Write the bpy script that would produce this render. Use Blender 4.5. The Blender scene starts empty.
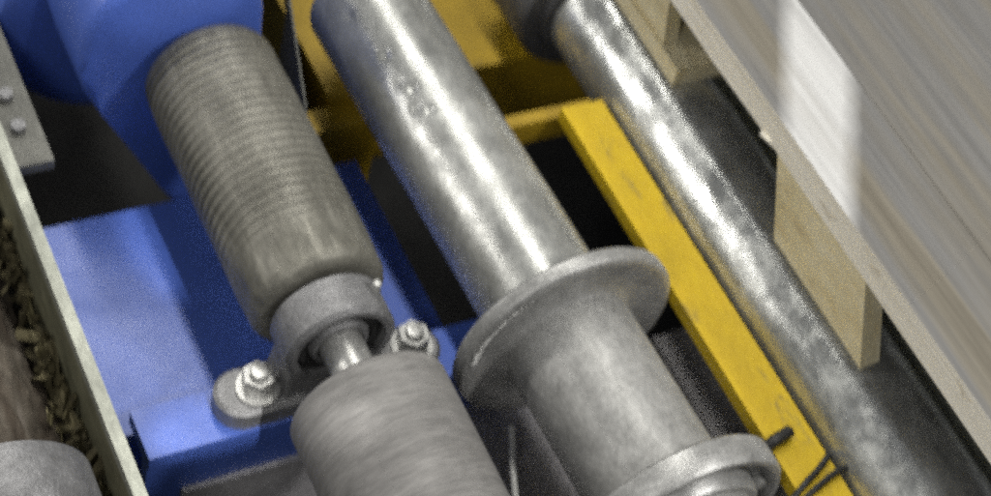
import bpy, bmesh, math, random
from mathutils import Vector, Matrix, noise
random.seed(7)
C = bpy.context.scene.collection
PI = math.pi
H = 0.60                       # roller axes stand this high above the floor

# ------------------------------------------------------------------ materials
def new_mat(name):
    m = bpy.data.materials.new(name); m.use_nodes = True
    nt = m.node_tree
    b = nt.nodes['Principled BSDF']
    return m, nt, b

def N(nt, t, **kw):
    n = nt.nodes.new(t)
    for k, v in kw.items():
        if k.startswith('i_'):
            n.inputs[k[2:].replace('_', ' ')].default_value = v
        else:
            setattr(n, k, v)
    return n

def coords(nt, scale=(1, 1, 1), rot=(0, 0, 0)):
    tc = N(nt, 'ShaderNodeTexCoord'); mp = N(nt, 'ShaderNodeMapping')
    mp.inputs['Scale'].default_value = scale; mp.inputs['Rotation'].default_value = rot
    nt.links.new(tc.outputs['Object'], mp.inputs['Vector'])
    return mp.outputs['Vector']

def noise_tex(nt, vec, scale, detail=4, rough=.6, dist=0.0):
    n = N(nt, 'ShaderNodeTexNoise'); n.inputs['Scale'].default_value = scale
    n.inputs['Detail'].default_value = detail; n.inputs['Roughness'].default_value = rough
    n.inputs['Distortion'].default_value = dist
    nt.links.new(vec, n.inputs['Vector']); return n.outputs['Fac']

def ramp(nt, fac, stops):
    r = N(nt, 'ShaderNodeValToRGB'); e = r.color_ramp.elements
    while len(e) < len(stops): e.new(.5)
    for el, (p, c) in zip(e, stops):
        el.position = p; el.color = c if len(c) == 4 else (*c, 1)
    nt.links.new(fac, r.inputs['Fac']); return r.outputs['Color']

def mix(nt, fac, a, b, blend='MIX'):
    m = N(nt, 'ShaderNodeMix', data_type='RGBA', blend_type=blend)
    for sock, v in ((m.inputs[0], fac), (m.inputs[6], a), (m.inputs[7], b)):
        if hasattr(v, 'links') or hasattr(v, 'is_linked'): nt.links.new(v, sock)
        else: sock.default_value = v if isinstance(v, (int, float)) else (*v[:3], 1)
    return m.outputs[2]

def g(v): return (v, v, v)

def steel(name, lo, hi, metallic=.85, r0=.3, r1=.5, streak=(1, 1, 1), bump=.15, dirt=None, dirt_pos=(.55, .72),
          scratch=True, big=9, pits=0.0, fine=260, groove=False, gpos=(.3, .7)):
    """worn steel: blotchy tone, uneven gloss, fine scratches along the streak direction"""
    m, nt, b = new_mat(name)
    v = coords(nt); vs = coords(nt, streak)
    n1 = noise_tex(nt, v, big, 5, .62, .4)
    n2 = noise_tex(nt, vs, 60, 6, .7)
    n3 = noise_tex(nt, vs, fine, 4, .7)
    col = ramp(nt, n1, [(.3, lo), (.7, hi)])
    col = mix(nt, .45, col, ramp(nt, n2, [(.3, g(.25)), (.7, g(.8))]), 'OVERLAY')
    if scratch:
        col = mix(nt, .25, col, ramp(nt, n3, [(.35, g(.2)), (.65, g(.85))]), 'OVERLAY')
    if dirt:
        nd = noise_tex(nt, coords(nt, streak), 22, 8, .72, .6)
        f = ramp(nt, nd, [(dirt_pos[0], g(0)), (dirt_pos[1], g(1))])
        col = mix(nt, f, col, dirt)
        mt = mix(nt, f, g(metallic), g(.1)); nt.links.new(mt, b.inputs['Metallic'])
    else:
        b.inputs['Metallic'].default_value = metallic
    if groove:                                    # darker tone in the grooves between the ribs
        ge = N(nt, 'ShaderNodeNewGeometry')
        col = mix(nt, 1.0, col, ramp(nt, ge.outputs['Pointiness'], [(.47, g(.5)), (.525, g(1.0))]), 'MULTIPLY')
    nt.links.new(col, b.inputs['Base Color'])
    rg = ramp(nt, noise_tex(nt, v, big * 2.3, 6, .7), [(gpos[0], g(r0)), (gpos[1], g(r1))])
    nt.links.new(rg, b.inputs['Roughness'])
    bp = N(nt, 'ShaderNodeBump'); bp.inputs['Strength'].default_value = bump; bp.inputs['Distance'].default_value = .004
    h = mix(nt, .5, ramp(nt, n2, [(.2, g(0)), (.8, g(1))]), ramp(nt, n3, [(.2, g(0)), (.8, g(1))]))
    if pits:
        np_ = noise_tex(nt, v, 55, 3, .5)
        h = mix(nt, pits, h, ramp(nt, np_, [(.28, g(0)), (.36, g(1))]))
    nt.links.new(h, bp.inputs['Height']); nt.links.new(bp.outputs['Normal'], b.inputs['Normal'])
    return m

def paint(name, base, chip, rough=.45, chips=(.66, .70), grime=.35, spec=.5, streak=(1, 1, 1), tone=.25):
    m, nt, b = new_mat(name)
    v = coords(nt); vs = coords(nt, streak)
    n1 = noise_tex(nt, v, 7, 6, .65, .5)
    n2 = noise_tex(nt, vs, 38, 8, .75, .3)
    n3 = noise_tex(nt, vs, 300, 3, .7)
    dark = tuple(c * (1 - grime) for c in base)
    col = ramp(nt, n1, [(.3, dark), (.65, base)])
    col = mix(nt, tone, col, ramp(nt, n3, [(.3, g(.3)), (.7, g(.75))]), 'OVERLAY')
    f = ramp(nt, n2, [(chips[0], g(0)), (chips[1], g(1))])
    col = mix(nt, f, col, chip)
    nt.links.new(col, b.inputs['Base Color'])
    rg = ramp(nt, n1, [(.3, g(rough + .15)), (.7, g(rough - .08))]); nt.links.new(rg, b.inputs['Roughness'])
    b.inputs['Specular IOR Level'].default_value = spec
    bp = N(nt, 'ShaderNodeBump'); bp.inputs['Strength'].default_value = .12; bp.inputs['Distance'].default_value = .003
    nt.links.new(mix(nt, .5, ramp(nt, n2, [(.3, g(0)), (.7, g(1))]), ramp(nt, n3, [(.2, g(0)), (.8, g(1))])), bp.inputs['Height'])
    nt.links.new(bp.outputs['Normal'], b.inputs['Normal'])
    return m

def timber(name, stops, grain=(26, 1.3, 26), rough=.75, bump=.5, fine=.4, seed=0.0, fleck=None):
    """sawn wood: long streaks along local Y"""
    m, nt, b = new_mat(name)
    tc = N(nt, 'ShaderNodeTexCoord'); mp = N(nt, 'ShaderNodeMapping')
    mp.inputs['Scale'].default_value = grain; mp.inputs['Location'].default_value = (seed, seed * .7, seed * 1.3)
    nt.links.new(tc.outputs['Object'], mp.inputs['Vector']); v = mp.outputs['Vector']
    n1 = noise_tex(nt, v, 1.0, 6, .62, .35)
    mp2 = N(nt, 'ShaderNodeMapping'); mp2.inputs['Scale'].default_value = tuple(s * 6 for s in grain)
    nt.links.new(tc.outputs['Object'], mp2.inputs['Vector'])
    n2 = noise_tex(nt, mp2.outputs['Vector'], 1.0, 6, .7, .2)
    col = ramp(nt, n1, stops)
    col = mix(nt, fine, col, ramp(nt, n2, [(.3, g(.22)), (.7, g(.8))]), 'OVERLAY')
    if fleck:
        v3 = coords(nt, (1, .35, 1)); n3 = noise_tex(nt, v3, 70, 5, .7, .5)
        col = mix(nt, ramp(nt, n3, [(.6, g(0)), (.72, g(1))]), col, fleck)
    nt.links.new(col, b.inputs['Base Color']); b.inputs['Roughness'].default_value = rough
    b.inputs['Specular IOR Level'].default_value = .3
    bp = N(nt, 'ShaderNodeBump'); bp.inputs['Strength'].default_value = bump; bp.inputs['Distance'].default_value = .004
    nt.links.new(mix(nt, .6, n1, n2), bp.inputs['Height']); nt.links.new(bp.outputs['Normal'], b.inputs['Normal'])
    return m

M = {}
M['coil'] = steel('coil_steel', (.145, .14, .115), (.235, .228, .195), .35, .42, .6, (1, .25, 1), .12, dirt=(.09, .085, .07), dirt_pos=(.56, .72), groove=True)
M['dull'] = steel('dull_steel', (.155, .15, .145), (.205, .20, .192), .2, .58, .72, (.3, 2.2, .3), .06)
M['tube'] = steel('tube_steel', (.28, .285, .27), (.42, .425, .405), .58, .25, .46, (1, .5, 1), .07, gpos=(.36, .64), dirt=(.24, .24, .225), dirt_pos=(.56, .8), pits=.3)
M['flange'] = steel('flange_steel', (.25, .25, .24), (.37, .37, .36), .4, .32, .5, (1, 1, 1), .12)
M['bright'] = steel('bright_steel', (.36, .37, .355), (.56, .57, .55), .72, .15, .46, (1, .35, 1), .10, gpos=(.4, .62), dirt=(.15, .155, .145), dirt_pos=(.56, .68), pits=.2)
M['cast'] = steel('cast_iron', (.15, .15, .152), (.25, .25, .255), .45, .38, .6, (1, 1, 1), .3)
M['race'] = steel('bearing_seal', (.012, .012, .012), (.03, .03, .03), .1, .45, .6)
M['bolt'] = steel('bolt_zinc', (.34, .34, .33), (.50, .50, .48), .6, .3, .45, bump=.08)
M['plate'] = steel('grey_plate', (.075, .075, .066), (.12, .12, .105), .3, .4, .6, bump=.2)
M['rail'] = steel('rail_edge', (.22, .23, .195), (.33, .34, .295), .45, .4, .55, (1, .3, 1), .12)
M['railside'] = steel('rail_side', (.10, .10, .065), (.19, .185, .12), .3, .45, .65, (1, .4, 1), .25)
M['darksteel'] = steel('dark_steel', (.06, .06, .062), (.11, .11, .112), .35, .4, .6, bump=.15)
M['blue'] = paint('blue_paint', (.072, .135, .49), (.03, .05, .14), .34, (.70, .8), .25)
M['yellow'] = paint('yellow_paint', (.64, .44, .014), (.22, .17, .06), .45, (.575, .68), .25, streak=(1, .3, 1))
M['shadeyellow'] = paint('shaded_yellow', (.40, .26, .010), (.12, .09, .03), .55, (.6, .74), .45)  # yellow paint darkened to stand in for the dim light at the far end
M['bed'] = steel('bed_steel', (.30, .29, .30), (.42, .41, .42), .1, .5, .65, bump=.15)
M['addedgreenplate'] = steel('added_green_grey_plate', (.34, .36, .30), (.46, .48, .41), .15, .45, .6, bump=.15)
M['mark'] = steel('rubbed_bare_metal', (.62, .62, .60), (.80, .80, .78), .2, .3, .45, bump=.05)
M['matte'] = steel('matte_tube_steel', (.24, .24, .23), (.34, .34, .33), .4, .46, .62, (1, .6, 1), .06, dirt=(.20, .195, .18), dirt_pos=(.58, .8))
M['rubber'] = paint('black_rubber', (.018, .018, .018), (.04, .04, .04), .5)
M['deck'] = timber('deck_planed', [(.2, (.105, .092, .070)), (.42, (.168, .153, .122)), (.58, (.150, .148, .144)), (.8, (.225, .207, .168))], (20, .8, 20), .5, .25, .35)
def paler(m):  # mixes a lighter slanted band into the board colour
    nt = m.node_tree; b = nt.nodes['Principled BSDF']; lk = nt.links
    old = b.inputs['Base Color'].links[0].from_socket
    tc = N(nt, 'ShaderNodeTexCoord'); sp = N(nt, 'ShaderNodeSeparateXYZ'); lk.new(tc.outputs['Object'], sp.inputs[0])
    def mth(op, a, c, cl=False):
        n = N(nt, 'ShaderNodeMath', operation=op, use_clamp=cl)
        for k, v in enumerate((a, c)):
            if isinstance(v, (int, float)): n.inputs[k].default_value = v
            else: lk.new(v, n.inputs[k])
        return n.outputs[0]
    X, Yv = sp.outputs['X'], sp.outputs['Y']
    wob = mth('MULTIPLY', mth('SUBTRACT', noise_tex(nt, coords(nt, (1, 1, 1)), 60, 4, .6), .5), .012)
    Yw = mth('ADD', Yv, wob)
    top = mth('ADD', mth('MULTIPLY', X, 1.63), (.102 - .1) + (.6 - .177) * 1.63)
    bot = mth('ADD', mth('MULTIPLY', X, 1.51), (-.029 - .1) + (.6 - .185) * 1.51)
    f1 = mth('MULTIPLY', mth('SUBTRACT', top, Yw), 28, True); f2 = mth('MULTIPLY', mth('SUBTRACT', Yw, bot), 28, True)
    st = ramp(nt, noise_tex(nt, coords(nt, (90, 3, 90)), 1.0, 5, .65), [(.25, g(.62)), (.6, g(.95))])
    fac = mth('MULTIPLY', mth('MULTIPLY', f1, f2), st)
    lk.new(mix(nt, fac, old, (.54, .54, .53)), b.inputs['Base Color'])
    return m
DECK = [(.2, (.105, .092, .070)), (.42, (.168, .153, .122)), (.58, (.150, .148, .144)), (.8, (.225, .207, .168))]
M['deckwhite'] = paler(timber('deck_paler', DECK, (20, .8, 20), .5, .25, .35))
M['edge'] = timber('sawn_edge', [(.25, (.62, .57, .45)), (.5, (.78, .74, .63)), (.75, (.86, .83, .74))], (30, 1.6, 60), .7, .35, .3, fleck=(.45, .38, .26))
M['block'] = timber('sawn_block', [(.25, (.48, .41, .22)), (.5, (.70, .62, .40)), (.75, (.82, .76, .56))], (20, 5, 14), .8, .6, .4, 3.1)
M['bark'] = timber('bark', [(.25, (.02, .017, .012)), (.45, (.06, .047, .035)), (.6, (.115, .10, .08)), (.78, (.20, .175, .155))], (40, 9, 40), .9, 1.0, .5, 1.7)
M['chips'] = timber('chips', [(.3, (.035, .03, .017)), (.54, (.11, .095, .05)), (.74, (.50, .45, .26))], (60, 20, 60), .8, .4, .4, 5.0)

def floor_mat():
    m, nt, b = new_mat('floor_concrete')
    n1 = noise_tex(nt, coords(nt), 5, 8, .7, .4); n2 = noise_tex(nt, coords(nt), 120, 4, .7)
    col = mix(nt, .4, ramp(nt, n1, [(.3, g(.012)), (.7, (.03, .03, .029))]), ramp(nt, n2, [(.3, g(.3)), (.7, g(.75))]), 'OVERLAY')
    nt.links.new(col, b.inputs['Base Color']); b.inputs['Roughness'].default_value = .9; b.inputs['Specular IOR Level'].default_value = .08
    return m
M['floor'] = floor_mat()

# ------------------------------------------------------------------ helpers
def thing(name, label, cat, loc, group=None):
    o = bpy.data.objects.new(name, None); C.objects.link(o)
    o.location = loc; o.empty_display_size = .05
    o['label'] = label; o['category'] = cat
    if group: o['group'] = group
    return o

def link(name, bm, mat, parent=None, origin=(0, 0, 0), smooth=True, angle=35, bevel=0.0):
    if bevel:
        es = [e for e in bm.edges if e.is_manifold and e.calc_face_angle(0) > .5]
        bmesh.ops.bevel(bm, geom=es, offset=bevel, segments=2, affect='EDGES', profile=.6)
    bmesh.ops.recalc_face_normals(bm, faces=bm.faces[:])
    me = bpy.data.meshes.new(name)
    bmesh.ops.translate(bm, verts=bm.verts[:], vec=-Vector(origin))
    bm.to_mesh(me); bm.free()
    if smooth:
        for p in me.polygons: p.use_smooth = True
        me.set_sharp_from_angle(angle=math.radians(angle))
    me.materials.append(mat)
    o = bpy.data.objects.new(name, me); C.objects.link(o)
    if parent: o.parent = parent
    return o

def part(name, bm, mat, parent, **kw):
    """mesh laid out in world coordinates, kept in the local frame of the thing it belongs to"""
    root = parent
    org = Vector((0, 0, 0))
    while root is not None:
        org += Vector(root.location); root = root.parent
    return link(name, bm, mat, parent, origin=org, **kw)

def solid(name, bm, mat, label, cat, origin, group=None, kind=None, **kw):
    o = link(name, bm, mat, None, origin=origin, **kw); o.location = origin
    if label: o['label'] = label
    if cat: o['category'] = cat
    if group: o['group'] = group
    if kind: o['kind'] = kind
    return o

def box(bm, x0, x1, y0, y1, z0, z1, jitter=0.0):
    vs = [bm.verts.new((x + random.uniform(-jitter, jitter), y + random.uniform(-jitter, jitter), z + random.uniform(-jitter, jitter)))
          for x in (x0, x1) for y in (y0, y1) for z in (z0, z1)]
    for f in ((0, 1, 3, 2), (4, 6, 7, 5), (0, 4, 5, 1), (2, 3, 7, 6), (0, 2, 6, 4), (1, 5, 7, 3)):
        bm.faces.new([vs[i] for i in f])
    return vs

def lathe(bm, prof, cx, cz, segs=96, closed=False, rad=None):
    """revolve (y, r) round the Y axis through (cx, cz)"""
    rings = []
    for y, r in prof:
        if r < 1e-6:
            rings.append([bm.verts.new((cx, y, cz))]); continue
        ring = []
        for k in range(segs):
            a = 2 * PI * k / segs
            rr = r if rad is None else rad(y, a, r)
            ring.append(bm.verts.new((cx + rr * math.cos(a), y, cz + rr * math.sin(a))))
        rings.append(ring)
    pairs = list(zip(rings, rings[1:])) + ([(rings[-1], rings[0])] if closed else [])
    for A, B in pairs:
        for k in range(segs):
            k2 = (k + 1) % segs
            if len(A) == 1 and len(B) == 1: continue
            if len(A) == 1: bm.faces.new((A[0], B[k2], B[k]))
            elif len(B) == 1: bm.faces.new((A[k], A[k2], B[0]))
            else: bm.faces.new((A[k], A[k2], B[k2], B[k]))

def cyl_z(bm, cx, cy, z0, z1, r, segs=24, dome=0.0):
    prof = [(z0, 0), (z0, r), (z1 - dome, r)] + ([(z1 - dome * .3, r * .85), (z1, r * .5)] if dome else []) + [(z1, 0)]
    if not dome: prof = [(z0, 0), (z0, r), (z1, r), (z1, 0)]
    rings = []
    for z, rr in prof:
        rings.append([bm.verts.new((cx, cy, z))] if rr == 0 else
                     [bm.verts.new((cx + rr * math.cos(2 * PI * k / segs + .3), cy + rr * math.sin(2 * PI * k / segs + .3), z)) for k in range(segs)])
    for A, B in zip(rings, rings[1:]):
        for k in range(segs):
            k2 = (k + 1) % segs
            if len(A) == 1: bm.faces.new((A[0], B[k], B[k2]))
            elif len(B) == 1: bm.faces.new((A[k], A[k2], B[0]))
            else: bm.faces.new((A[k], A[k2], B[k2], B[k]))

def tube(bm, pts, r, segs=12):
    pts = [Vector(p) for p in pts]; rings = []
    up = Vector((0, 0, 1))
    for i, p in enumerate(pts):
        t = (pts[min(i + 1, len(pts) - 1)] - pts[max(i - 1, 0)]).normalized()
        u = t.cross(up)
        if u.length < .05: u = t.cross(Vector((1, 0, 0)))
        u.normalize(); w = t.cross(u)
        rings.append([bm.verts.new(p + r * (math.cos(2 * PI * k / segs) * u + math.sin(2 * PI * k / segs) * w)) for k in range(segs)])
    for A, B in zip(rings, rings[1:]):
        for k in range(segs): bm.faces.new((A[k], A[(k + 1) % segs], B[(k + 1) % segs], B[k]))
    bm.faces.new(rings[0]); bm.faces.new(rings[-1][::-1])

def smooth_path(pts, n=12):
    P = [Vector(p) for p in pts]; P = [2 * P[0] - P[1]] + P + [2 * P[-1] - P[-2]]; out = []
    for i in range(1, len(P) - 2):
        for k in range(n):
            t = k / n
            out.append(.5 * ((2 * P[i]) + (P[i + 1] - P[i - 1]) * t + (2 * P[i - 1] - 5 * P[i] + 4 * P[i + 1] - P[i + 2]) * t * t + (-P[i - 1] + 3 * P[i] - 3 * P[i + 1] + P[i + 2]) * t ** 3))
    out.append(P[-2]); return out

def B(): return bmesh.new()
def sm(t): t = max(0, min(1, t)); return t * t * (3 - 2 * t)

# ------------------------------------------------------------------ the setting
bm = B(); box(bm, -3, 3, -2.5, 3.5, -.04, 0)
solid('floor', bm, M['floor'], None, None, (0, 0, 0), kind='structure', smooth=False)

# ------------------------------------------------------------------ coil-ribbed roller and its bearing
X1 = -.209
r1 = thing('ribbed_roller', 'worn grey roller with fine coiled ribs in front of the blue drum', 'roller', (X1, .19, H))
R1 = .0635; Y0, Y1 = .138, .430
def coil_r(y, a, r):
    w = sm((y - Y0 - .035) / .06)                       # the ribs are rubbed away at the near end
    ph = (y / .0105 + a / (2 * PI)) * 2 * PI
    s = math.sin(ph); s = (abs(s) ** .6) * (1 if s > 0 else -1)
    n = noise.noise(Vector((math.cos(a) * 2.2, y * 16, math.sin(a) * 2.2)))
    n2 = noise.noise(Vector((math.cos(a) * 6, y * 45 + 9, math.sin(a) * 6)))
    e = min(1, (y - Y0) / .016, (Y1 - y) / .016)
    return r + (.0015 * s * (.65 + .5 * n)) * w * (e > .99) + .0016 * n * (1 - .6 * w) + .0008 * n2 * (1 - .8 * w)
prof = [(Y0, 0), (Y0, .03)] + [(Y0 + .014 * (1 - math.cos(k / 8 * PI / 2)), R1 - .014 + .014 * math.sin(k / 8 * PI / 2)) for k in range(9)]
n = 420
ya, yb = Y0 + .014, Y1 - .012
prof += [(ya + (yb - ya) * k / n, R1) for k in range(1, n)]
prof += [(yb + .012 * math.sin(k / 8 * PI / 2), R1 - .014 + .014 * math.cos(k / 8 * PI / 2)) for k in range(9)] + [(Y1, .02), (Y1, 0)]
bm = B(); lathe(bm, prof, X1, H, 128, rad=lambda y, a, r: coil_r(y, a, r) if r > R1 - .015 else r)
part('ribbed_sleeve', bm, M['coil'], r1, angle=60)
bm = B(); lathe(bm, [(.115, 0), (.115, .0195), (.1385, .0185), (.1385, 0)], X1, H, 48)
part('shaft', bm, M['bolt'], r1)

# plain roller that carries the line on, this side of the bearing
R1b = .070
r1b = thing('plain_roller', 'dull grey roller with turned surface below the bearing block', 'roller', (X1 - .001, -.1, H))
bm = B()
prof = [(.034, 0), (.034, .04), (.034, R1b - .005), (.033, R1b - .002), (.030, R1b)] + [(.030 - .46 * k / 200, R1b) for k in range(1, 201)] + [(-.4305, 0)]
lathe(bm, prof, X1 - .001, H, 128, rad=lambda y, a, r: r + (.00018 * math.sin(y * 1400) + .0005 * noise.noise(Vector((math.cos(a) * 2, y * 9, math.sin(a) * 2))) if r >= R1b else 0))
part('roller_barrel', bm, M['dull'], r1b, angle=50)
bm = B(); lathe(bm, [(.0335, 0), (.0335, .0195), (.1145, .0195), (.1145, 0)], X1, H, 48)
part('shaft', bm, M['bolt'], r1b)

# pillow block
pb = thing('bearing_block', 'grey cast bearing block with two bolts on blue beam', 'bearing', (X1, .11, H - .06))
ys, ye = .090, .134
bm = B()
def arch_ring(r, y, foot=.0, n=40):
    pts = []
    for k in range(n + 1):
        a = -PI * .18 + (PI * 1.36) * k / n
        pts.append((X1 + r * math.cos(a), y, H + r * math.sin(a)))
    pts += [(X1 - r * .95, y, H - .0605), (X1 + r * .95, y, H - .0605)]
    return [bm.verts.new(p) for p in pts]
ro, ri = .0505, .041
f0 = arch_ring(ro - .004, ys); f1 = arch_ring(ro, ys + .004); f2 = arch_ring(ro, ye - .004); f3 = arch_ring(ro - .004, ye)
for A_, B_ in ((f0, f1), (f1, f2), (f2, f3)):
    for k in range(len(A_)): bm.faces.new((A_[k], A_[(k + 1) % len(A_)], B_[(k + 1) % len(A_)], B_[k]))
bm.faces.new(f3)
# front annular face: bridge the outline to a round mouth
mouth = []
no = len(f0)
angs = [math.atan2(v.co.z - H, v.co.x - X1) for v in f0]
mouth = [bm.verts.new((X1 + ri * math.cos(a), ys, H + ri * math.sin(a))) for a in angs]
inner = [bm.verts.new((X1 + ri * .97 * math.cos(a), ys + .018, H + ri * .97 * math.sin(a))) for a in angs]
for k in range(no):
    k2 = (k + 1) % no
    bm.faces.new((f0[k], f0[k2], mouth[k2], mouth[k])); bm.faces.new((mouth[k], mouth[k2], inner[k2], inner[k]))
bm.faces.new(inner)
hs = part('housing', bm, M['cast'], pb)
bm = B(); lathe(bm, [(ys + .010, .0200), (ys + .003, .0215), (ys + .003, .0255), (ys + .008, .0280), (ys + .0165, .0280), (ys + .0165, .0200)], X1, H, 64, closed=True)
part('inner_race', bm, M['cast'], pb)
bm = B(); lathe(bm, [(ys + .010, .0285), (ys + .007, .031), (ys + .006, .037), (ys + .009, .0400), (ys + .0168, .0400), (ys + .0168, .0285)], X1, H, 64, closed=True)
part('seal', bm, M['race'], pb)
bm = B()
# base with rounded ends
def base_outline(z, s=1.0):
    pts = []
    for k in range(13): a = PI / 2 + PI * k / 12; pts.append((X1 - .078 + .0255 * s * math.cos(a), (.108) + .0255 * s * math.sin(a), z))
    for k in range(13): a = -PI / 2 + PI * k / 12; pts.append((X1 + .086 + .0255 * s * math.cos(a), (.108) + .0255 * s * math.sin(a), z))
    return [bm.verts.new(p) for p in pts]
rs = [base_outline(H - .0795), base_outline(H - .060), base_outline(H - .057, .86)]
for A_, B_ in zip(rs, rs[1:]):
    for k in range(26): bm.faces.new((A_[k], A_[(k + 1) % 26], B_[(k + 1) % 26], B_[k]))
bm.faces.new(rs[0][::-1]); bm.faces.new(rs[-1])
part('base', bm, M['cast'], pb)
for bx in (X1 - .065, X1 + .083):
    bm = B(); cyl_z(bm, bx, .106, H - .0565, H - .053, .0195, 32); 
    w = part('washer', bm, M['bolt'], pb)
    bm = B(); cyl_z(bm, bx, .108, H - .0528, H - .037, .0148, 6); cyl_z(bm, bx, .108, H - .0368, H - .031, .0085, 20, .002)
    part('bolt', bm, M['bolt'], pb, angle=30, bevel=.0012)
# grease nipple
bm = B(); cyl_z(bm, X1 + .034, .112, H + .036, H + .052, .004, 12, .002); part('grease_nipple', bm, M['bolt'], pb)

# ------------------------------------------------------------------ flanged roller
X2 = -.015
r2 = thing('flanged_roller', 'smooth silver steel tube with a wide disc flange in the middle', 'roller', (X2, .1, H))
R2 = .0580
r2.rotation_euler = (0, 0, .03)
DENTS = [(.365, 128, .0026, .006), (.315, 122, .0034, .005), (.296, 128, .0026, .007), (.285, 119, .003, .004), (.33, 130, .001, .009), (.43, 138, .0015, .008)]
def dent(y, a):
    d = 0
    for (yy, aa, dp, sg) in DENTS:
        q = ((y - yy) / sg) ** 2 + ((a - math.radians(aa)) * .058 / (sg * .7)) ** 2
        if q < 12: d += dp * math.exp(-q)
    return d
def tube_r(y, a, r):
    return r - dent(y, a) + .0006 * noise.noise(Vector((math.cos(a) * 1.6, y * 9, math.sin(a) * 1.6))) + .00012 * noise.noise(Vector((math.cos(a) * 5, y * 30 + 4, math.sin(a) * 5)))
yt = .487
prof = [(.062, R2)] + [(.062 + (yt - .014 - .062) * k / 260, R2) for k in range(1, 261)] + [(yt - .014 + .014 * math.sin(k / 8 * PI / 2), R2 - .014 + .014 * math.cos(k / 8 * PI / 2)) for k in range(1, 9)] + [(yt, .02), (yt, 0)]
bm = B(); lathe(bm, prof, X2, H, 128, rad=lambda y, a, r: tube_r(y, a, r) if r == R2 else r)
part('upper_tube', bm, M['tube'], r2, angle=50)
RF = .1065; yf = .040
bm = B(); lathe(bm, [(yf + .016, R2 - .002), (yf + .016, RF - .003), (yf + .013, RF), (yf + .003, RF), (yf, RF - .0025), (yf - .001, RF - .008), (yf + .004, .085), (yf + .004, R2 + .012), (yf - .001, R2 + .004), (yf - .006, R2 - .001)], X2, H, 160)
part('disc_flange', bm, M['flange'], r2, angle=40)
R2b = .0605
prof = [(.0625, .05), (.0625, R2b)] + [(.0625 - .36 * k / 140, R2b) for k in range(1, 141)] + [(-.3, 0)]
bm = B(); lathe(bm, prof, X2, H, 128, rad=lambda y, a, r: tube_r(y, a, r) if r == R2b else r)
part('lower_tube', bm, M['matte'], r2, angle=50)
bm = B()
ring = [(-.138, R2b - .001), (-.138, .093), (-.141, .0965), (-.162, .0965), (-.166, .0935), (-.166, .089), (-.162, .0865), (-.151, .085), (-.151, .072), (-.168, .070), (-.172, .067), (-.172, R2b - .001)]
lathe(bm, ring, X2, H, 160, closed=True)
cf = part('cupped_flange', bm, M['flange'], r2, angle=40)
bm = B()
cyl_pts = []
a = math.radians(18)
cyl = []
lathe(bm, [(-.1635, 0), (-.1635, .0052), (-.150, .006), (-.150, 0)], X2 + .0765 * math.cos(a), H + .0765 * math.sin(a), 16)
part('screw', bm, M['bolt'], cf)
bm = B()
# worn stamped ticks on the flange face
for k in range(26):
    a = math.radians(178 - k * 2.1 + random.uniform(-.4, .4))
    if k in (6, 7, 14, 19): continue
    l = random.uniform(.006, .011); r0 = .0915 + random.uniform(-.0012, .0012); wd = random.uniform(.0005, .0009)
    tx, tz = -math.sin(a), math.cos(a)
    sl = random.uniform(-.25, .25)
    q = []
    for (rr, s) in ((r0, -1), (r0 + l, -1), (r0 + l, 1), (r0, 1)):
        yy = yf + .004 - (rr - .085) / (RF - .008 - .085) * .005 - .0004
        q.append(bm.verts.new((X2 + rr * math.cos(a) + tx * (s * wd + sl * (rr - r0)), yy, H + rr * math.sin(a) + tz * (s * wd + sl * (rr - r0)))))
    f = bm.faces.new(q)
    ex = bmesh.ops.extrude_face_region(bm, geom=[f]); bmesh.ops.translate(bm, verts=[v for v in ex['geom'] if isinstance(v, bmesh.types.BMVert)], vec=(0, -.0008, 0))
part('stamped_marks', bm, M['mark'], r2, smooth=False)

# ------------------------------------------------------------------ bright roller under the pallet
X3 = .213
r3 = thing('shiny_roller', 'bright scuffed steel roller running under the wooden pallet', 'roller', (X3, .1, H))
bm = B()
prof = [(.62, 0), (.62, R2)] + [(.62 - 1.0 * k / 260, R2) for k in range(1, 261)] + [(-.38, 0)]
lathe(bm, prof, X3, H, 128, rad=lambda y, a, r: r + .0009 * noise.noise(Vector((math.cos(a) * 1.8, y * 15 + 3, math.sin(a) * 1.8))) + .0002 * noise.noise(Vector((math.cos(a) * 5, y * 34, math.sin(a) * 5))))
part('roller_barrel', bm, M['bright'], r3, angle=50)
bm = B(); lathe(bm, [(.405, R2 - .003), (.405, .066), (.412, .068), (.414, .083), (.42, .087), (.50, .087), (.505, .083), (.505, R2 - .003)], X3, H, 96, closed=True)
part('end_collar', bm, M['darksteel'], r3)

# ------------------------------------------------------------------ yellow frame
bm = B(); box(bm, .104, .150, -.26, .286, H - .008, H + .008)
solid('yellow_guide_bar', bm, M['yellow'], 'straight yellow painted bar between the two silver rollers', 'bar', (.132, .05, H - .03), bevel=.004)
bm = B(); box(bm, .040, .15, .290, .304, H - .040, H - .010)
solid('yellow_bracket', bm, M['shadeyellow'], 'small yellow bracket behind the end of the yellow bar', 'bracket', (.1, .3, H - .05), bevel=.003)
yb = thing('yellow_cross_beam', 'wide yellow beam lying crosswise beneath the far roller ends', 'beam', (.05, .5, H - .2))
bm = B(); box(bm, -.068, .60, .435, .66, H - .20, H - .085); part('beam_body', bm, M['shadeyellow'], yb, bevel=.006)
bm = B(); box(bm, -.102, -.02, .405, .4345, H - .24, H - .10); part('end_plate', bm, M['shadeyellow'], yb, bevel=.003)

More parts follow.
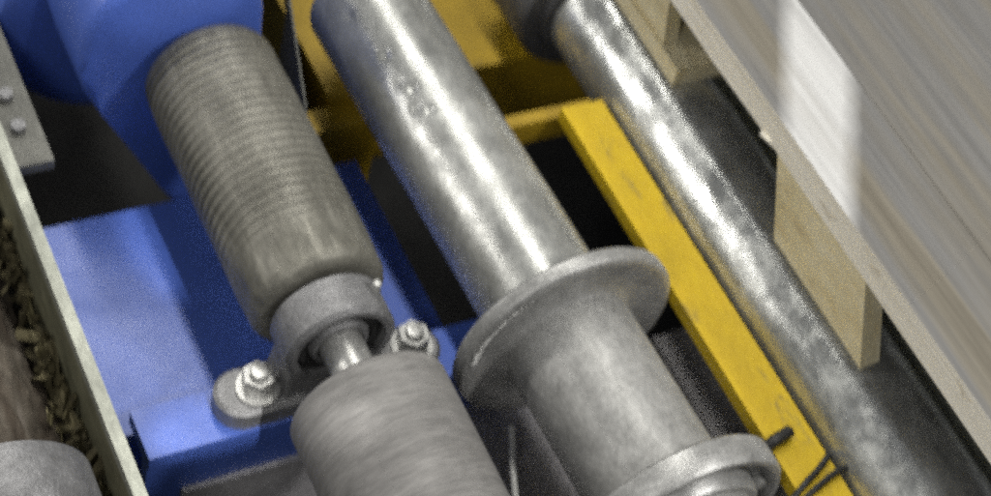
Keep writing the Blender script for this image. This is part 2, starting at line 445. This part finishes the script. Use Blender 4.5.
# ------------------------------------------------------------------ blue frame and drum
bf = thing('machine_support', 'blue painted steel deck and beam carrying the bearing block', 'frame', (-.22, .2, H - .4))
bm = B(); box(bm, -.40, -.058, .132, .375, H - .135, H - .12); part('deck_plate', bm, M['blue'], bf, bevel=.003)
bm = B(); box(bm, -.379, .03, .080, .1315, H - .098, H - .080); part('top_flange', bm, M['blue'], bf, bevel=.0025)
bm = B(); box(bm, -.379, .03, .083, .095, H - .24, H - .0985); part('front_web', bm, M['blue'], bf, bevel=.002)
bm = B(); box(bm, -.345, -.16, .0775, .0828, H - .236, H - .148); part('cover_plate', bm, M['bed'], bf, bevel=.002)
bm = B(); box(bm, -.40, -.062, .1325, .37, H - .42, H - .1355); part('lower_box', bm, M['blue'], bf, bevel=.003)
dr = thing('blue_drum', 'large blue drum housing behind the ribbed roller', 'drum', (-.19, .6, H - .1))
bm = B(); lathe(bm, [(.5485, 0), (.5485, .10), (.551, .118), (.558, .127), (.57, .130), (1.1, .130), (1.1, 0)], -.245, H - .045, 96); part('drum_shell', bm, M['blue'], dr)
bm = B(); yq = .436
outl = [(-.205, -.25), (-.232, -.20), (-.27, -.125), (-.300, -.068), (-.315, -.04), (-.321, -.012), (-.322, .012), (-.316, .04), (-.303, .066), (-.28, .092), (-.245, .112), (-.205, .115), (-.175, .10), (-.152, .07), (-.143, .03), (-.14, -.05), (-.14, -.25)]
fa = [bm.verts.new((x_ - .008, yq, H + z_ + .024)) for x_, z_ in outl]; fb = [bm.verts.new((x_ - .008, yq + .112, H + z_ + .024)) for x_, z_ in outl]
bm.faces.new(fa); bm.faces.new(fb[::-1])
for k in range(len(fa)): bm.faces.new((fa[k], fb[k], fb[(k + 1) % len(fa)], fa[(k + 1) % len(fa)]))
bmesh.ops.bevel(bm, geom=[e for e in bm.edges if abs(e.verts[0].co.y - yq) < 1e-5 and abs(e.verts[1].co.y - yq) < 1e-5], offset=.012, segments=5, affect='EDGES', profile=.5)
part('drum_cover', bm, M['blue'], dr, angle=50)
bm = B(); lathe(bm, [(.4305, 0), (.4305, .040), (.4355, .044), (.4355, 0)], X1, H, 48); part('drum_boss', bm, M['darksteel'], dr)

# ------------------------------------------------------------------ left rail, plate, log, debris
gr = thing('guide_rail', 'long upright steel rail with pale worn top edge', 'rail', (-.416, .2, H - .2))
bm = B(); box(bm, -.4215, -.4105, -.25, .62, H - .012, H + .001); part('rail_edge', bm, M['rail'], gr, bevel=.0015)
bm = B(); box(bm, -.4205, -.4115, -.25, .62, H - .20, H - .0125); part('rail_web', bm, M['railside'], gr)
bp_ = thing('bolted_plate', 'grey steel plate with shiny bolt heads beside the rail', 'plate', (-.39, .45, H - .02))
bm = B(); box(bm, -.4095, -.3735, .368, .70, H - .026, H - .015); part('plate_sheet', bm, M['plate'], bp_, bevel=.002)
for y in (.412, .452, .50, .56):
    bm = B(); cyl_z(bm, -.394, y, H - .0148, H - .008, .0075, 6); part('bolt_head', bm, M['cast'], bp_, bevel=.001)
# log
bm = B()
def bark_r(y, a, r):
    p = Vector((math.cos(a) * 2.2, y * 9, math.sin(a) * 2.2)); q = Vector((math.cos(a) * 9, y * 30, math.sin(a) * 9))
    return r + .012 * noise.noise(p) + .007 * noise.noise(q) + .004 * noise.noise(q * 2.7)
lathe(bm, [(-.3, 0)] + [(-.3 + 1.0 * k / 260, .095) for k in range(261)] + [(.7, 0)], -.53, H - .135, 160, rad=bark_r)
solid('bark_log', bm, M['bark'], 'dark brown bark covered log lying outside the steel rail', 'log', (-.525, .1, H - .2), angle=70)
bm = B()
CL = [.38, .34, .30, .205, .19, .175, .12, .085, .07, .05, .03]
for k in range(170):
    y = random.gauss(random.choice(CL), .012) if k < 130 else random.uniform(-.05, .5); z = H - .088 + random.gauss(0, .009); x = -.4235 - abs(random.gauss(0, .007))
    l, w, t = random.uniform(.004, .022), random.uniform(.0008, .0055), random.uniform(.0005, .002)
    vs = box(bm, -w, w, -l, l, -t, t, .0028)
    mt = Matrix.Translation((x, y, z)) @ Matrix.Rotation(random.gauss(0, .7), 4, 'Z') @ Matrix.Rotation(random.uniform(-1.4, 1.4), 4, 'X') @ Matrix.Rotation(random.uniform(0, 3), 4, 'Y')
    bmesh.ops.transform(bm, matrix=mt, verts=vs)
solid('wood_debris', bm, M['chips'], 'pale splinters and wood chips caught between rail and log', 'debris', (-.44, .2, H - .1), kind='stuff', smooth=False)
# pipe end
bm = B(); lathe(bm, [(.000, .060), (-.012, .063), (-.017, .071), (-.013, .079), (-.002, .084), (.035, .084), (.035, .060)], -.53, H + .0, 96, closed=True)
pe = thing('pipe_end', 'rounded shiny steel pipe end beside the bark covered log', 'pipe', (-.53, .03, H))
part('pipe_ring', bm, M['cast'], pe)
bm = B(); lathe(bm, [(.005, 0), (.005, .020), (.006, .024), (.006, .0595), (.02, .0595), (.02, 0)], -.53, H, 64); part('end_plug', bm, M['plate'], pe)

# ------------------------------------------------------------------ pallet
zt = H + .157
pal = thing('wooden_pallet', 'weathered wooden pallet riding on the rollers', 'pallet', (.6, .1, H + .0575))
x = .172
for k, wdt in enumerate((.098, .118, .112, .124, .115)):
    bm = B()
    y0, y1 = -.56, .80
    nseg = 60
    box(bm, x, x + wdt - .0004, y0, y1, zt + .0005, zt + .0305 + .0003 * (k % 2))
    bmesh.ops.subdivide_edges(bm, edges=[e for e in bm.edges if abs(e.verts[0].co.y - e.verts[1].co.y) > .5], cuts=50)
    for v in bm.verts:
        v.co.x += .0012 * noise.noise(Vector((v.co.x * 3, v.co.y * 14, v.co.z * 30)))
        v.co.z += .0008 * noise.noise(Vector((v.co.x * 9, v.co.y * 8, 3)))
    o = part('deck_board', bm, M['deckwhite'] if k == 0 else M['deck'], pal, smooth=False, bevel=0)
    if k == 0:
        o['label'] = 'first board with a paler patch and pale sawn edge'
        o.data.materials.append(M['edge'])
        for p in o.data.polygons:
            if p.normal.x < -.7: p.material_index = 1
    x += wdt
for (y0, y1) in ((-.10, .049), (.247, .40), (-.55, -.44), (.60, .75)):
    for xx in ((.194, .214), (.62, .72)):
        bm = B(); box(bm, xx[0] + (.004 if y0 == .247 else 0), xx[1], y0 + (.03 if y0 == .247 else 0), y1, H + (.0785 if y0 == .247 else .0585), zt, .0012)
        for v in bm.verts:
            v.co.y += (v.co.z - H - .0585) * (.55 if y0 == -.10 else .3)
        part('spacer_block', bm, M['block'], pal, smooth=False, bevel=.0015)
bm = B(); tube(bm, [(.184, .055, zt - .002), (.178, .075, zt - .001), (.168, .096, zt + .003)], .0022, 5); part('splinter', bm, M['edge'], pal)
bm = B(); box(bm, .194, .73, .247, .40, H + .0585, H + .078, .001); part('bottom_slat', bm, M['block'], pal, smooth=False, bevel=.0015)

bm = B(); box(bm, -.128, .34, -.5, .10, H - .16, H - .15)
solid('bed_plate', bm, M['bed'], 'dark grey bed plate lying deep beneath the flanged roller', 'plate', (.1, -.2, H - .2), bevel=.002)
bm = B(); box(bm, .285, .95, -.5, .9, H - .035, H - .022)  # added filler that lifts the dark gap right of the bright roller
solid('added_plate', bm, M['addedgreenplate'], 'grey green steel plate added to lighten the gap beneath the pallet', 'plate', (.6, .1, H - .035), bevel=.002)
# ------------------------------------------------------------------ small things
bm = B(); tube(bm, smooth_path([(.175, -.168, H - .03), (.160, -.166, H + .008), (.150, -.165, H + .0125), (.125, -.172, H + .0115), (.100, -.180, H + .008), (.094, -.176, H + .004), (.110, -.168, H + .0115), (.132, -.158, H + .0125), (.148, -.149, H + .0115), (.158, -.142, H - .01), (.160, -.138, H - .05)]), .0028)
solid('black_cable', bm, M['rubber'], 'short black cable looped over the yellow bar', 'cable', (.12, -.15, H - .1))
bm = B(); tube(bm, smooth_path([(.080, -.125, H - .07), (.090, -.124, H - .01), (.104, -.122, H + .012), (.118, -.119, H + .0140), (.126, -.117, H + .0136)]), .0056)  # dark tube shaped to stand for the flange shadow across the bar
solid('shadow_stub', bm, M['rubber'], 'thick dark hose standing for the flange shadow on the yellow bar above the thin cable', 'stub', (.12, -.11, H - .05))
bm = B(); tube(bm, smooth_path([(-.060, .016, H - .088), (-.067, .000, H - .087), (-.079, -.028, H - .089), (-.095, -.072, H - .087), (-.105, -.13, H - .09), (-.100, -.17, H - .15)]), .0032)
solid('steel_wire', bm, M['mark'], 'thin pale steel wire hanging beneath the flanged roller', 'wire', (-.02, .03, H - .2))
bm = B(); vs = box(bm, -.0012, .0012, 0, .24, -.10, 0)
bmesh.ops.transform(bm, matrix=Matrix.Translation((-.1085, .405, H - .06)) @ Matrix.Rotation(-.27, 4, 'Z'), verts=vs)
solid('steel_strip', bm, M['plate'], 'thin grey steel strip on edge beside the yellow beam', 'strip', (-.115, .45, H - .12), smooth=False)

# ------------------------------------------------------------------ camera
f = 1800.0
def nrm(v): return v.normalized()
Yc = nrm(Vector((-1520, -2713, f)))
u = Vector((math.cos(math.radians(14)), -math.sin(math.radians(14)), 0))
Xc = nrm(u + Vector((0, 0, -(u.dot(Yc)) / Yc.z)))
Zc = Xc.cross(Yc)
R = Matrix((Xc, Yc, Zc))
P0 = 1.58 * Vector(((600 - 495.5) / f, (370 - 248) / f, 1))
loc = -(R @ P0) + Vector((0, 0, H))
right, down, fwd = R.col[0], R.col[1], R.col[2]
cam = bpy.data.cameras.new('camera'); co = bpy.data.objects.new('camera', cam); C.objects.link(co)
m3 = Matrix((right, -down, -fwd)).transposed()
co.matrix_world = Matrix.Translation(loc) @ m3.to_4x4()
cam.sensor_width = 36; cam.lens = f / 991 * 36; cam.clip_start = .05; cam.clip_end = 100
cam.dof.use_dof = True; cam.dof.focus_distance = 1.25; cam.dof.aperture_fstop = 3.3; cam.dof.aperture_ratio = 2.3
bpy.context.scene.camera = co

# ------------------------------------------------------------------ light
w = bpy.data.worlds.new('World'); bpy.context.scene.world = w; w.use_nodes = True
w.node_tree.nodes['Background'].inputs[0].default_value = (.92, .94, 1, 1); w.node_tree.nodes['Background'].inputs[1].default_value = .17

def area(name, pos, target, size, size_y, power, col=(1, 1, 1), spread=180):
    l = bpy.data.lights.new(name, 'AREA'); l.shape = 'RECTANGLE'; l.size = size; l.size_y = size_y; l.energy = power; l.color = col
    l.spread = math.radians(spread)
    o = bpy.data.objects.new(name, l); C.objects.link(o); o.location = pos
    o.rotation_euler = (Vector(target) - Vector(pos)).to_track_quat('-Z', 'Y').to_euler(); return o
area('ceiling_lamp', (.0, .80, H + 1.9), (.05, .15, H), .14, 2.4, 38, (1, .98, .92))
area('work_lamp', (-1.62, 1.35, H + .80), (0, .25, H), .13, .6, 12, (1, .97, .92))
area('front_lamp', (.75, -1.0, H + 1.7), (-.05, .15, H), .28, .28, 22, (1, .98, .95))
def spot(name, pos, target, wx, wy, power, col=(1, .98, .95), blend=.25):
    l = bpy.data.lights.new(name, 'SPOT'); l.energy = power; l.color = col; l.shadow_soft_size = .012; l.spot_blend = blend
    o = bpy.data.objects.new(name, l); C.objects.link(o); o.location = pos
    d = Vector(target) - Vector(pos)
    o.rotation_euler = d.to_track_quat('-Z', 'Y').to_euler()
    l.spot_size = 2 * math.atan(max(wx, wy) / 2 / d.length)
    o.scale = (wx / max(wx, wy), wy / max(wx, wy), 1); return o
spot('added_spot', (-.30, -1.0, H + 1.3), (-.30, .100, H - .085), .17, .050, 120)  # added spots without a fixture, brighten patches on flange, deck and drum
spot('added_spot', (-.22, -.95, H + 1.5), (-.293, .325, H - .12), .045, .115, 110)
spot('added_spot', (-.05, -.9, H + 1.5), (-.235, .44, H + .10), .17, .10, 60, blend=.6)
area('added_fill', (-1.15, -.75, H + 1.35), (-.05, .15, H), .35, .35, 7, (1, .98, .94))  # added weak fill near the camera, flattens the light

sc = bpy.context.scene
sc.view_settings.view_transform = 'Standard'; sc.view_settings.look = 'None'
sc.view_settings.exposure = 0; sc.view_settings.gamma = 1
sc.cycles.use_denoising = False
sc.cycles.use_adaptive_sampling = True
sc.cycles.adaptive_threshold = .06
sc.cycles.pixel_filter_type = 'GAUSSIAN'; sc.cycles.filter_width = 2.6
